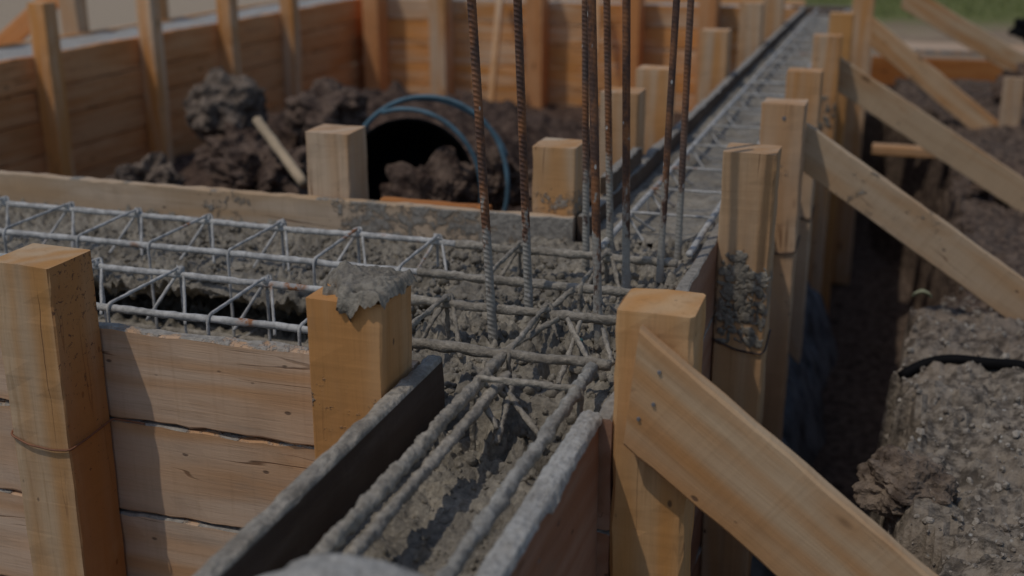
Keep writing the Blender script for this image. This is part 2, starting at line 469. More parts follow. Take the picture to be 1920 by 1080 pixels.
s = .035; x = xs[0]; head = []
while x > -900: s *= 1.4; x -= s; head.insert(0, x)
GX = head + xs + xr + xq + tail
GY = [-30, -10, -4, -1.5, 0] + [.5 + .022 * i for i in range(165)]
y = GY[-1]; s = .022
while y < 9.6: s = min(.05, s * 1.03); y += s; GY.append(y)
while y < 900: s *= 1.22; y += s; GY.append(y)
gv = []; nx = len(GX)
for y in GY:
    for x in GX: gv.append((x, y, gh(x, y)))
gf = [(j * nx + i, j * nx + i + 1, (j + 1) * nx + i + 1, (j + 1) * nx + i) for j in range(len(GY) - 1) for i in range(nx - 1)]
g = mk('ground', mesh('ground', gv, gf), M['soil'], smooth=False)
tag(g, 'brown excavated earth with a trench beside the formwork', 'soil', kind='structure')

# grass beyond
gv = []; gf = []
for i in range(5200):
    x = rnd.uniform(-1.2, 5.5); y = rnd.uniform(14.2, 26)
    z = gh(x, y); h = rnd.uniform(.05, .13); a = rnd.uniform(0, 6.28); w = rnd.uniform(.006, .014)
    dx, dy = math.cos(a) * w, math.sin(a) * w
    k = len(gv); lx, ly = rnd.uniform(-.04, .04), rnd.uniform(-.04, .04)
    gv += [(x - dx, y - dy, z), (x + dx, y + dy, z), (x + lx, y + ly, z + h)]; gf.append((k, k + 1, k + 2))
tag(mk('grass', mesh('grass', gv, gf), M['grass']), 'blurred green grass far behind the excavation', 'grass', kind='stuff')

# ------------------------------------------------------------------ formwork panels
def panel(label, loc): return empty('formwork_panel', loc, label, 'formwork', 'board panels of the foundation formwork')
# front side of the left-hand beam
p = panel('pale plank formwork side in front, between the two nearest left posts', (-1.6, 1.76, -.9))
for i, (z0, z1) in enumerate(((-.178, 0), (-.374, -.182), (-.58, -.378), (-.78, -.584))):
    board_x('plank', -3.2, -.735, 1.745 + .001 * i, 1.775, z0, z1, M['plank'], p, 11 + i, rough=.002, ch=.0035, warp=.004, wane=.0 if i == 0 else .006)
# back side of the left-hand beam
p = panel('mortar-caked plank formwork side running behind the rebar cages', (-1.9, 2.79, -.9))
for i, (z0, z1) in enumerate(((-.20, 0), (-.41, -.204), (-.62, -.414))):
    board_x('plank', -3.9, -.735, 2.772, 2.80, z0, z1, M['back'], p, 21 + i, rough=.002, warp=.004)
# left side of the near beam
p = panel('shade-darkened plank form side in the foreground with mortar on its top edge', (-.715, 1.1, -.9))
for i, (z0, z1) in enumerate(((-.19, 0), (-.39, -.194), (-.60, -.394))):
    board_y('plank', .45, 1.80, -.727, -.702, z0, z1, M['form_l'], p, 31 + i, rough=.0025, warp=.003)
# right side of the near beam
p = panel('reddish brown form side in the right foreground, mortar dripping over it', (-.40, 1.1, -.9))
for i, (z0, z1) in enumerate(((-.30, 0), (-.60, -.304))):
    board_y('plank', .45, 1.628, -.412, -.384, z0, z1, M['form_r'], p, 41 + i, rough=.002, warp=.002)
# right side of the far beam
p = panel('reddish form side behind the right row of posts', (-.38, 5, -.9))
for i, (z0, z1) in enumerate(((-.19, 0), (-.39, -.194), (-.59, -.394), (-.8, -.594), (-1.0, -.804), (-1.3, -1.004))):
    board_y('plank', 1.632, 9.15, -.392, -.3665, z0, z1, M['form_r'], p, 51 + i, rough=.002, seg=.06)
# left side of the far beam
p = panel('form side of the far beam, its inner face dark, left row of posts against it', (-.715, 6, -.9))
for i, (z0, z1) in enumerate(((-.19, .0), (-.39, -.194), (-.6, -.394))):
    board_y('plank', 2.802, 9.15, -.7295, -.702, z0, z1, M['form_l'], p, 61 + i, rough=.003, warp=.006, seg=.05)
# end of far beam
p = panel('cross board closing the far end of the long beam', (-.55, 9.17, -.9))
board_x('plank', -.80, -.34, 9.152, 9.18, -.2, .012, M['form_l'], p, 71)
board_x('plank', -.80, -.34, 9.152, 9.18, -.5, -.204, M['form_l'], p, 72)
# background left wall: inner and outer sides, and centre wall
p = panel('shaded orange-brown board wall at upper left behind the earth heap', (-4.15, 6, -.9))
zz = 0.0
for i in range(5):
    h = (.17, .15, .17, .14, .2)[i]
    board_y('plank', 2.9, 9.0, -4.18, -4.15, zz - h, zz, M['red'], p, 81 + i, rough=.003, warp=.012, seg=.08); zz -= h + .006
p = panel('outer side boards of the upper left beam, beyond its concrete', (-4.62, 6, -.9))
for i in range(3): board_y('plank', 2.0, 10.0, -4.66, -4.63, -.17 * (i + 1), -.17 * i - .005, M['lit'], p, 91 + i, seg=.1)
p = panel('sunlit honey-coloured board wall in the background behind the hose', (-2.4, 9.0, -.9))
zz = .0
for i in range(6):
    h = (.16, .15, .17, .15, .17, .15)[i]
    board_x('plank', -4.148, -.735, 9.0, 9.03, zz - h, zz, M['lit'], p, 101 + i, rough=.003, warp=.012, seg=.08); zz -= h + .006
p = panel('far side boards of the background beam above the honey-coloured wall', (-2.4, 9.5, -.9))
for i in range(3): board_x('plank', -4.6, -.735, 9.48, 9.51, -.17 * (i + 1), -.17 * i - .005 + .03, M['lit'], p, 111 + i, seg=.1)

# ------------------------------------------------------------------ posts
GR = 'posts in the row right of the beams'; GL = 'posts in the row left of the far beam'; GB = 'posts of the background walls'
PM = post(-.865, -.735, 1.617, 1.742, -.9, .148, M['post_m'], 'orange post topped with a lump of mortar, in the middle foreground', 'posts around the near corner', 5, rough=.002)
PL = post(-1.478, -1.355, 1.622, 1.742, -.9, .150, M['post_l'], 'large tan post at the left edge with a speckled right side and tie wire', 'posts around the near corner', 6, rough=.002, cut1=.02)
PA = post(-.365, -.25, 1.632, 1.745, -1.5, .176, M['post_a'], 'orange post beside the near corner that carries the nearest brace', GR, 7, rough=.003, ch=.006)
PB = post(-.3645, -.246, 2.687, 2.80, -1.5, .207, M['post_b'], 'post smeared with grey mortar halfway down, second in the right row', GR, 8, rough=.002, ch=.004)
PC = post(-.3645, -.245, 3.445, 3.545, -1.5, .200, M['post_s'], 'post with a dark knot near its top, third in the right row', GR, 9, rough=.002)
PD = post(-.3645, -.25, 4.16, 4.26, -1.5, .197, M['pale'], 'post fourth in the right row, half hidden by the knotted one', GR, 10)
PE = post(-.3645, -.25, 5.28, 5.39, -1.5, .20, M['pale'], 'post fifth in the right row, with a curved shadow on its face', GR, 12)
PF = post(-.3645, -.25, 6.3, 6.41, -1.5, .205, M['post_a'], 'far honey-coloured post, sixth in the right row', GR, 13)
PG = post(-.300, -.18, 7.30, 7.41, -1.5, .26, M['pale'], 'tall far post at the end of the right row', GR, 14)
P1 = post(-1.475, -1.352, 2.806, 2.925, -.9, .168, M['post_s'], 'square pale post behind the caked planks, left of the blue hose', 'posts behind the rear form side', 15, rough=.002)
P2 = post(-.850, -.740, 2.806, 2.925, -.9, .168, M['stained'], 'short post with a grey and orange stain, behind the rebars', 'posts behind the rear form side', 16, rough=.002)
L1 = post(-.85, -.734, 3.50, 3.62, -.9, .20, M['pale'], 'nearest post of the left row, partly behind the upright rebars', GL, 17)
L2 = post(-.85, -.733, 4.00, 4.11, -.9, .205, M['pale'], 'second post of the left row, just right of the leaning rebars', GL, 18)
L3 = post(-.85, -.733, 5.35, 5.46, -.9, .20, M['pale'], 'third post of the left row, standing clear against the board wall', GL, 19)
L4 = post(-.85, -.733, 6.62, 6.73, -.9, .22, M['pale'], 'fourth post of the left row, dark gap at its foot', GL, 20)
L5 = post(-.85, -.733, 7.75, 7.86, -.9, .22, M['pale'], 'farthest post of the left row near the end of the beam', GL, 22)
for i, (yy, lab) in enumerate(((5.05, 'leftmost post against the shaded board wall'), (5.95, 'second post from the left against the shaded board wall'),
                               (6.80, 'third post from the left against the shaded board wall'), (7.62, 'post against the shaded board wall nearest its corner'))):
    post(-4.147, -4.05, yy, yy + .10, -.9, .26 if i == 0 else .34, M['lit'], lab, GB, 30 + i, lean=(0, 0))
for i, (xx, lab) in enumerate(((-4.0, 'post at the left end of the sunlit board wall'), (-3.44, 'sunlit post on the board wall behind the hose'), (-2.66, 'post on the board wall between the two left rebars'),
                               (-1.92, 'post on the board wall behind the cluster of rebars'), (-1.36, 'post on the board wall right of the leaning rebars'))):
    post(xx - .065, xx + .065, 8.80, 8.995, -.9, .3, M['lit'] if i == 1 else M['red'], lab, GB, 40 + i)
for i, (yy, lab) in enumerate(((4.3, 'outer post at the top left corner of the photo'), (5.3, 'outer post beyond the upper left beam, second from the left'), (6.1, 'outer post beyond the upper left beam, third from the left'), (6.95, 'outer post beyond the upper left beam, fourth from the left'))):
    post(-4.78, -4.665, yy, yy + .11, -.9, .3, M['pale'], lab, 'posts beyond the upper left beam', 50 + i)

# mortar cap on the middle post
def lump_mesh(rx, ry, rz, seed, sub=4, amp=.35, fs=2.0):
    bm = bmesh.new(); bmesh.ops.create_icosphere(bm, subdivisions=sub, radius=1)
    for v in bm.verts:
        d = v.co.normalized()
        k = 1 + amp * noise.fractal(d * fs + Vector((seed * 3.3, 0, 0)), .8, 2.0, 5)
        v.co = Vector((d.x * rx * k, d.y * ry * k, d.z * rz * k))
    me = bpy.data.meshes.new('lump'); bm.to_mesh(me); bm.free(); return me
cap_v = []; cap_f = []
N = 60
for j in range(N + 1):
    for i in range(N + 1):
        u, w = i / N, j / N
        x = -.872 + .145 * u; y = 1.606 + .146 * w
        left = ss(.20, .42, u + .30 * w + .22 * fb(u, w, 4, 3))
        front = ss(.02, .26, w + .50 * u - .22 + .22 * fb(u, w, 5, 3, 8))
        k = left * front
        d = min(1 - u, w + .02, 1 - w)
        z = .128 + .040 * k + k * (.006 * ss(0, .3, d) + .007 * fb(x, y, 30, 4) + .0045 * fb(x, y, 90, 3))
        if d < .06:
            z -= (.06 - d) / .06 * (.016 + .022 * max(0, fb(u * 1.1, w * 1.1, 5, 4, 2)))
        kk = 1 - ss(0, .22, k)
        x += (-.79 - x) * kk * .45; y += (1.69 - y) * kk * .45
        cap_v.append((x, y, z))
for j in range(N):
    for i in range(N):
        a = j * (N + 1) + i; cap_f.append((a, a + 1, a + N + 2, a + N + 1))
mk('mortar_cap', mesh('cap', cap_v, cap_f), M['concrete'], PM, smooth=True)

# tie wires
def wire(parent, path, r=.0016, mat='wire'):
    return mk('tie_wire', tube_mesh(resample(rounded(path, .01), .01), r, 6), M[mat], parent, smooth=True)
wire(PL, [(-1.50, 1.70, -.165), (-1.480, 1.619, -.177), (-1.44, 1.616, -.190), (-1.39, 1.616, -.194), (-1.352, 1.617, -.190), (-1.348, 1.66, -.186), (-1.349, 1.742, -.180), (-1.28, 1.741, -.181)], .0021, 'wire_rust')
wire(PB, [(-.366, 2.682, -.24), (-.31, 2.682, -.262), (-.25, 2.682, -.268), (-.242, 2.70, -.262), (-.242, 2.80, -.245)], .0024)
wire(PC, [(-.355, 3.440, -.232), (-.29, 3.440, -.236), (-.243, 3.441, -.230), (-.240, 3.545, -.205)], .0026)
wire(PD, [(-.33, 4.155, -.30), (-.247, 4.155, -.31), (-.245, 4.2, -.27)], .003)

# mortar crust on posts of the right row (physical clumps)
def crust(parent, cx0, cx1, y, z0, z1, n, seed, mat='concrete'):
    r = random.Random(seed); bm = bmesh.new()
    for i in range(n):
        t = r.random(); x = r.uniform(cx0, cx1); z = z0 + (z1 - z0) * t
        s = r.uniform(.002, .011) * (.4 + .6 * r.random())
        mt = Matrix.Translation((x, y, z)) @ Matrix.Rotation(r.uniform(0, 6), 4, 'Y') @ Matrix.Diagonal((s * r.uniform(.6, 1.5), s * .3, s * r.uniform(.8, 2.8), 1))
        bmesh.ops.create_icosphere(bm, subdivisions=2, radius=1, matrix=mt)
    for v in bm.verts: v.co += noise.noise_vector(v.co * 180) * .0022
    me = bpy.data.meshes.new('crust'); bm.to_mesh(me); bm.free()
    return mk('mortar_crust', me, M[mat], parent, smooth=True)
crust(PB, -.352, -.252, 2.685, -.25, -.06, 210, 3)
crust(PB, -.35, -.30, 2.685, -.13, -.02, 45, 4)
crust(PE, -.34, -.255, 5.278, -.2, -.05, 30, 5)

# ------------------------------------------------------------------ braces
def brace(x0, z0, ang, L, W, T, yf, mat, label, seed, cut0=None, **k):
    """x0,z0: upper left corner of the front face; ang: fall in degrees"""
    t = empty('timber_brace', (x0, yf + T / 2, z0), label, 'brace', 'diagonal braces propping the posts')
    a = R(ang)
    cut0 = -math.tan(a) * .9 if cut0 is None else cut0
    c = Vector((x0, yf + T / 2, z0)) - Vector((math.cos(a), 0, -math.sin(a))) * (cut0 * W / 2) + Vector((math.sin(a) * -1, 0, -math.cos(a))) * (W / 2)
    me = timber(L, W, T, seed, cut0=cut0, **k)
    o = mk('plank', me, mat, t, Matrix.Translation(c) @ Matrix.Rotation(a, 4, 'Y'))
    return t
B1 = brace(-.322, .163, 37.2, 1.35, .158, .030, 1.595, M['brace'], 'nearest thick pine brace falling to the lower right corner', 3, cut0=-.62, ch=.004)
B2 = brace(-.246, .130, 33.0, 1.20, .118, .034, 3.548, M['brace_s'], 'mortar-splashed brace from the knotted post to the right edge', 4)
B3 = brace(-.250, .098, 31.1, 1.6, .125, .034, 5.394, M['brace'], 'brace with an orange streak, third from the camera', 2)
B4 = brace(-.178, .105, 37.5, 1.10, .130, .034, 7.30, M['brace'], 'brace ending at the short stake near the right edge', 5)
B5 = brace(-.03, .235, 29.0, 2.2, .14, .034, 8.3, M['brace'], 'uppermost brace crossing the top right corner', 6)
st = post(.555, .665, 7.262, 7.298, -.75, -.20, M['pale'], 'short stake at the right edge holding the foot of a brace', 'stakes', 61, name='wooden_stake')
# nails in the nearest brace
def nail(parent, p, r=.0032, axis='Y'):
    bm = bmesh.new(); bmesh.ops.create_cone(bm, cap_ends=True, segments=12, radius1=r, radius2=r * .8, depth=.003, matrix=Matrix.Translation(p) @ Matrix.Rotation(R(90), 4, 'X'))
    me = bpy.data.meshes.new('nail'); bm.to_mesh(me); bm.free(); mk('nail', me, M['nail'], parent)
for q in ((-.290, 1.5935, .101), (-.297, 1.5935, .050), (-.318, 1.5935, .024)): nail(B1, q)
nail(PC, (-.301, 3.4435, .16), .006)
# background braces and timbers beyond the upper left beam
for i, (yy, lab) in enumerate(((4.45, 'shaded diagonal prop in the top left corner'), (6.2, 'diagonal prop beyond the upper left beam'))):
    t = empty('timber_brace', (-4.8, yy, .25), lab, 'brace', 'props beyond the upper left beam')
    mk('plank', timber(1.5, .12, .035, 60 + i), M['red'], t, Matrix.Translation((-4.72, yy, .30)) @ Matrix.Rotation(R(180), 4, 'Z') @ Matrix.Rotation(R(35), 4, 'Y'))
for i, (x0, lab) in enumerate(((-2.95, 'added shadow-casting prop leaning on the board wall left of the post between rebars'), (-2.2, 'added shadow-casting prop leaning on the sunlit wall behind the upright rebars'))):
    t = empty('timber_brace', (x0, 8.5, -.3), lab, 'brace', 'added shadow-casting props against the sunlit wall')  # prop added to throw shadows on the wall
    mk('plank', timber(1.25, .11, .04, 70 + i), M['pale'], t, Matrix.Translation((x0, 8.9, .1)) @ Matrix.Rotation(R(-78), 4, 'Z') @ Matrix.Rotation(R(48), 4, 'Y'))
# orange lath behind the rear form
t = board_x('orange_lath', -1.265, -.965, 2.803, 2.835, -.02, .003, M['orange'], None, 77, rough=.001)
tag(t, 'bright orange lath lying along the rear form side below the hose', 'lath')
# distant orange formwork on the right with pale deck on it
t = empty('distant_formwork', (.3, 9.6, -.6), 'low orange-brown board with a pale plank on top, in the far right background', 'formwork')
board_x('plank', -.22, .76, 9.6, 9.64, -.60, -.39, M['orange'], t, 78)
me = timber(1.2, .55, .03, 79); mk('deck_plank', me, M['plank'], t, Matrix.Translation((-.2, 9.92, -.345)) @ Matrix.Rotation(R(90), 4, 'X'))
t = tag(board_x('loose_plank', -.1, .35, 6.2, 6.3, -.47, -.43, M['pale'], None, 80), 'pale plank lying in the dark soil between the right braces', 'plank')
# little end block on left board
t = tag(mk('wedge_block', timber(.42, .05, .022, 85, rough=.003), M['form_l'], None, Matrix.Translation((-.716, 3.02, .030)) @ Matrix.Rotation(R(90), 4, 'Z')), 'dark wooden strip lying on the far beam form behind the leaning rebars', 'strip')
# pale blurred block at the bottom
t = mk('mortar_block', lump_mesh(.115, .065, .05, 4, 4, .14, 1.4), M['cement_white'], None, Matrix.Translation((-.475, .955, .062)) @ Matrix.Rotation(R(4), 4, 'Z'), smooth=True)
tag(t, 'pale blurred lump of dry mortar at the bottom edge of the photo', 'mortar lump')

# ------------------------------------------------------------------ wet concrete
cv = []; cf = []
def grid(fn, nu, nv):
    base = len(cv)
    for j in range(nv + 1):
        for i in range(nu + 1): cv.append(fn(i / nu, j / nv))
    for j in range(nv):
        for i in range(nu):
            a = base + j * (nu + 1) + i; cf.append((a, a + 1, a + nu + 2, a + nu + 1))
def rub(x, y, z=0.0):
    v = noise.voronoi(Vector((x * 42, y * 42, z * 42)))[0][0]
    v2 = noise.voronoi(Vector((x * 90 + 5, y * 90, z * 90)))[0][0]
    m = .55 + .9 * ss(-.25, .35, fb(x, y, 4.5, 3, 21))
    return ((.5 - v) * .030 + (.5 - v2) * .015) * m + .014 * fb(x, y, 9, 5, z * 9)
# beam running left: overhanging crust in front of a dark cavity
prof = [(2.77, -.085), (2.73, -.105), (2.66, -.112), (2.58, -.112), (2.50, -.108), (2.42, -.104), (2.34, -.096), (2.285, -.088), (2.26, -.098), (2.29, -.12), (2.36, -.14), (2.44, -.165), (2.46, -.20),
        (2.36, -.215), (2.20, -.205), (2.10, -.20), (2.0, -.19), (1.9, -.18), (1.82, -.15), (1.775, -.12)]
flat = [(2.77 - i * (2.77 - 1.79) / 19, -.062) for i in range(20)]
def pf(P, t):
    s = t * (len(P) - 1); i = min(len(P) - 2, int(s)); k = s - i
    return P[i][0] * (1 - k) + P[i + 1][0] * k, P[i][1] * (1 - k) + P[i + 1][1] * k
def beam1(u, t):
    x = -2.6 + 1.90 * u
    k = ss(-1.02, -.84, x)
    a = pf(prof, t); b = pf(flat, t)
    y = a[0] * (1 - k) + b[0] * k; z = a[1] * (1 - k) + b[1] * k
    y2 = y + .03 * fb(x * 1.0, t * 3, 6, 3, 4) * (1 - k) * (1 if .2 < t < .75 else 0)
    r = rub(x, y, z)
    z -= .03 * k * ss(2.25, 1.95, y)
    return (x + .3 * rub(y, x, z + 3), y2 + .4 * rub(y + 3, x, z), z + r * 1.15)
grid(beam1, 340, 200)
# junction and near beam
def junc(u, t):
    x = -.702 + (.702 - .388) * u; y = .55 + (2.80 - .55) * t
    z = -.105 + .030 * ss(1.62, 1.86, y)
    z += .035 * math.exp(-((x + .55) / .12) ** 2 - ((y - 2.15) / .22) ** 2)
    z += .022 * math.exp(-((x + .60) / .05) ** 2 - ((y - 2.0) / .1) ** 2)
    z -= .05 * math.exp(-((x + .50) / .06) ** 2 - ((y - 1.75) / .05) ** 2)
    z -= .05 * math.exp(-((x + .62) / .03) ** 2 - ((y - 1.74) / .06) ** 2)
    for px, py, ps, pd in ((-.68, 1.79, .035, .09), (-.50, 1.90, .022, .05), (-.455, 1.99, .02, .05), (-.56, 1.96, .018, .05), (-.64, 1.93, .02, .04), (-.66, 2.12, .02, .04), (-.48, 2.2, .02, .05), (-.57, 1.62, .03, .04), (-.47, 1.66, .02, .04), (-.42, 2.1, .02, .05)):
        z -= pd * math.exp(-(((x - px) / ps) ** 2 + ((y - py) / (ps * 1.3)) ** 2))
    z += .045 * ss(-.455, -.41, x) * (1 - ss(1.6, 1.75, y))
    z += .03 * ss(-.47, -.40, x) * ss(1.6, 2.0, y)
    z += .02 * ss(2.3, 2.7, y)
    k = .45 + .55 * ss(1.35, 1.7, y)
    return (x + .3 * rub(y, x, 2), y, z + rub(x, y, .5) * k * 1.25)
grid(junc, 70, 430)
def farb(u, t):
    x = -.702 + (.702 - .3915) * u; y = 2.8 + 6.35 * t
    return (x, y, -.052 + rub(x, y, 0) * .22 + .008 * fb(x, y, 5, 3) + .018 * ss(-.5, -.4, x))
grid(farb, 34, 560)
def bgl_(u, t): pass
def bgl(u, t):
    x = -4.63 + .45 * u; y = 2.0 + 7.4 * t
    return (x, y, -.02 + .012 * fb(x, y, 6, 4))
def bgc(u, t):
    x = -4.63 + 3.9 * u; y = 9.03 + .45 * t
    return (x, y, -.02 + .012 * fb(x, y, 6, 4))
# mortar skin on the top of the near right form side
def skin(u, t):
    y = .5 + 1.135 * t; a = u * math.pi
    w = .017 + .003 * fb(y, 0, 8, 3); cx = -.399
    x = cx - math.cos(a) * w; z = .002 + math.sin(a) * (.007 + .003 * fb(y, u, 15, 3))
    if u > .9: z -= .008 + .030 * max(0, fb(y, 0, 9, 3, 3)) ; x += .001
    if u < .08: z -= .05
    return (x + .0015 * fb(y, u * .1, 60, 3), y, z + .002 * fb(y, u * .3, 50, 3, 5))
# lumps scattered over the rough part
bm = bmesh.new()
def lumps(n, x0, x1, y0, y1, zf, s0, s1, seed):
    r = random.Random(seed)
    for i in range(n):
        x = r.uniform(x0, x1); y = r.uniform(y0, y1); s = r.uniform(s0, s1) * (r.random() ** .7 + .25)
        z = zf(x, y)
        mt = Matrix.Translation((x, y, z)) @ Matrix.Rotation(r.uniform(0, 6), 4, (r.random(), r.random(), r.random() + .1)) @ Matrix.Diagonal((s * r.uniform(.6, 1.5), s * r.uniform(.6, 1.2), s * r.uniform(.5, 1), 1))
        bmesh.ops.create_icosphere(bm, subdivisions=1, radius=1, matrix=mt)
def jz(x, y):
    u = (x + .702) / (.702 - .388); t = (y - .55) / 2.25
    return junc(u, t)[2]
lumps(900, -.70, -.40, 1.58, 2.75, jz, .003, .012, 1)
lumps(500, -.62, -.44, .9, 1.6, jz, .002, .007, 2)
lumps(700, -1.0, -.70, 1.80, 2.7, lambda x, y: -.062 - .03 * ss(2.25, 1.95, y), .003, .012, 3)
lumps(900, -2.1, -.98, 2.29, 2.72, lambda x, y: -.104, .003, .010, 4)
lumps(500, -2.1, -.9, 1.8, 2.2, lambda x, y: -.195, .003, .011, 5)
lumps(260, -1.9, -.75, 2.66, 2.768, lambda x, y: -.085 + (y - 2.76) * .3, .002, .009, 6)
for v in bm.verts: v.co += noise.noise_vector(v.co * 110) * .0025
k = len(cv); bm.verts.ensure_lookup_table()
cv += [tuple(v.co) for v in bm.verts]; cf += [tuple(k + v.index for v in f.verts) for f in bm.faces]; bm.free()
c = mk('wet_concrete', mesh('concrete', cv, cf), M['concrete'], smooth=True)
tag(c, 'lumpy fresh grey concrete filling the beams around the cages', 'concrete', kind='stuff')
cv = []; cf = []
grid(bgl, 12, 160); grid(bgc, 100, 12)
o = mk('pale_concrete', mesh('concrete', cv, cf), M['cement_white'], smooth=True)
tag(o, 'pale sunlit concrete topping the background beams', 'concrete', kind='stuff')
cv = []; cf = []
grid(skin, 16, 340)
o = mk('mortar_skin', mesh('skin', cv, cf), M['cement_white'], smooth=True)
tag(o, 'pale mortar crust along the top of the near right form side', 'mortar')
cv = []; cf = []
def skin2(u, t):
    y = 1.0 + .79 * t
    x = -.730 + .029 * u
    z = .0015 + .004 * math.sin(u * math.pi) + .004 * fb(x * 3, y, 20, 4)
    if u < .07 or u > .93: z = -.004
    return (x, y, z)
grid(skin2, 14, 300)
o = mk('mortar_skin', mesh('skin', cv, cf), M['cement_bar_wet'], smooth=True)
tag(o, 'thin grey mortar crust on top of the dark near left form side', 'mortar')

# ------------------------------------------------------------------ reinforcement cages
def bar(parent, a, b, r, lump, seed, mat='cage', step=.008, sag=0.0):
    P = resample([a, b], step); n = len(P)
    for i, q in enumerate(P):
        t = i / n
        q.z += .003 * noise.noise(Vector((t * 6, seed, 0))) ; q.y += .003 * noise.noise(Vector((t * 6, seed, 7)))
    return mk('longitudinal_bar', tube_mesh(P, r, 10, lump, seed), M[mat], parent, smooth=True)
def stirrup(parent, path, r, lump, seed, mat='cage'):
    return mk('stirrup', tube_mesh(resample(rounded(path, .014), .006), r, 7, lump, seed), M[mat], parent, smooth=True)
def cage_x(label, y0, y1, x0, x1, xn, seed, split=-.93):
    t = empty('rebar_cage', (x0, (y0 + y1) / 2, -.2), label, 'rebar cage', 'reinforcement cages in the beams')
    r = random.Random(seed)
    for k, (yy, zz) in enumerate(((y0, 0), (y1, 0), (y0, -.2), (y1, -.2))):
        if zz == 0:
            bar(t, (x0, yy, zz), (split, yy, zz), .0070, .22, seed + k)
            bar(t, (split, yy, zz), (x1, yy, zz), .0086, .42, seed + k, 'cement_bar_wet')
        else: bar(t, (x0, yy, zz), (x1, yy, zz), .0075, .2, seed + k, 'cement_bar_wet', .03)
    for i, xx in enumerate(xn):
        q = .010; zt = .009; j = r.uniform(-.008, .008); j2 = r.uniform(-.008, .008)
        m = 'cage' if xx < split else 'cement_bar_wet'
        stirrup(t, [(xx + .055, y1 - .075, -.08), (xx + .006, y1 + q, zt + .004), (xx, y1 + q, zt + .006), (xx + j, y0 - q, zt), (xx + j * .5, y0 - q, -.21), (xx + j2, y1 + q, -.21), (xx - .004, y1 + q, zt - .002), (xx - .045, y1 - .065, -.085)],
                .0033 if xx < split else .0042, .35 if xx < split else .8, seed + i, m)
        # tie-wire knot
    return t
xsA = [-2.177 + .2 * i for i in range(9)]
CA = cage_x('rear slurry-coated rebar cage running left along the caked planks', 2.245, 2.475, -2.75, -.42, xsA, 3)
xsC = [-1.80, -1.602, -1.40, -1.195, -1.0, -.80, -.60]
CC = cage_x('front rebar cage between the two nearest left posts', 1.848, 2.072, -2.6, -.42, xsC, 9)
# knots of tie wire at the rear nodes
for (cg, yy, L) in ((CA, 2.475, xsA), (CC, 2.072, xsC)):
    for xx in L:
        me = lump_mesh(.010, .010, .010, xx * 9, 2, .9, 2.4)
        mk('wire_knot', me, M['cage' if xx < -.93 else 'cement_bar_wet'], cg, Matrix.Translation((xx, yy, .008)), smooth=True)
def cage_y(label, xa, xb, y0, y1, ys, seed, thick, zt=0.0, zb=-.16):
    t = empty('rebar_cage', ((xa + xb) / 2, y0, -.2), label, 'rebar cage', 'reinforcement cages in the beams')
    lum = .50 if thick else .14; mat = 'cement_bar_wet' if thick else 'cage'; rr = .0098 if thick else .0075
    for k, (xx, zz) in enumerate(((xa, zt), (xb, zt), (xa, zb), (xb, zb))):
        bar(t, (xx, y0, zz), (xx, y1, zz), rr if zz == zt else .0075, lum, seed + k, mat if not (thick and k == 1) else 'cement_bar', .0035 if thick else .02)
    for i, yy in enumerate(ys):
        q = .009
        stirrup(t, [(xa + .055, yy + .05, zt - .05), (xa - q, yy, zt + .008), (xb + q, yy + .006, zt + .008), (xb + q, yy, zb), (xa - q, yy, zb), (xa - q, yy - .004, zt + .004), (xa + .05, yy - .05, zt - .055)],
                .0045 if thick else .0034, .8 if thick else .2, seed + i, mat)
    return t
far_y = [2.85, 3.12, 3.40, 3.75, 4.11, 4.48, 4.85, 5.2, 5.55, 5.9, 6.25, 6.6, 6.95, 7.3, 7.65, 8.0, 8.35, 8.7]
cage_y('long rebar cage like a ladder in the far beam', -.608, -.408, 2.55, 9.0, far_y, 21, False)
CN = cage_y('thickly coated rebar cage in the near beam at the bottom', -.612, -.449, .72, 1.84, [1.72], 27, True, -.004, -.20)
bar(CN, (-.590, .75, -.022), (-.588, 1.80, -.020), .0088, .5, 44, 'cement_bar_wet', .0035)
# loose crossed stirrup legs in the junction
t = empty('loose_stirrup', (-.5, 1.92, -.08), 'bent stirrup rods crossing in the rubble right of the first rebar', 'stirrup')
for i, (a, b) in enumerate((((-.645, 1.90, -.03), (-.56, 2.02, .012)), ((-.545, 2.03, .008), (-.462, 1.90, -.035)), ((-.63, 2.12, -.03), (-.58, 2.2, .01)), ((-.52, 2.03, .006), (-.52, 1.88, -.06)), ((-.475, 2.02, .0), (-.435, 1.93, -.03)), ((-.60, 1.78, -.02), (-.50, 1.70, -.075)), ((-.575, 1.80, -.02), (-.56, 1.66, -.08)))):
    mk('rod', tube_mesh(resample([a, b], .006), .0046, 7, .7, i), M['cement_bar_wet'], t, smooth=True)

# upright rebars
def rebar(base, dx, dy, H, r, amp, mat, label, seed, pitch=.0095):
    step = pitch / 6; n = int(H / step); m = 12; v = []; f = []
    for i in range(n + 1):
        z = i * step; t = z / H
        cx, cy = dx * t, dy * t
        for j in range(m):
            th = 2 * math.pi * j / m
            ph = (z / pitch + .55 * math.sin(th + .6)) * 2 * math.pi
            rib = max(0, math.cos(ph)) ** 1.5 * (.35 + .65 * abs(math.sin(th)))
            lon = 1 if j in (0, m // 2) else 0
            c = .22 * r * noise.noise(Vector((th, z * 60, seed))) * max(0, 1 - z / .22)
            rr = r * .90 + amp * max(rib, lon * .6) + c + (.15 * r * max(0, 1 - z / .10))
            v.append((cx + rr * math.cos(th), cy + rr * math.sin(th), z))
    for i in range(n):
        for j in range(m):
            k = (j + 1) % m; f.append((i * m + j, i * m + k, (i + 1) * m + k, (i + 1) * m + j))
    f.append(tuple(n * m + j for j in range(m)))
    o = mk('rebar', mesh('rebar', v, f), M[mat], None, Matrix.Translation(base), smooth=True)
    return tag(o, label, 'rebar', 'upright starter bars at the junction')
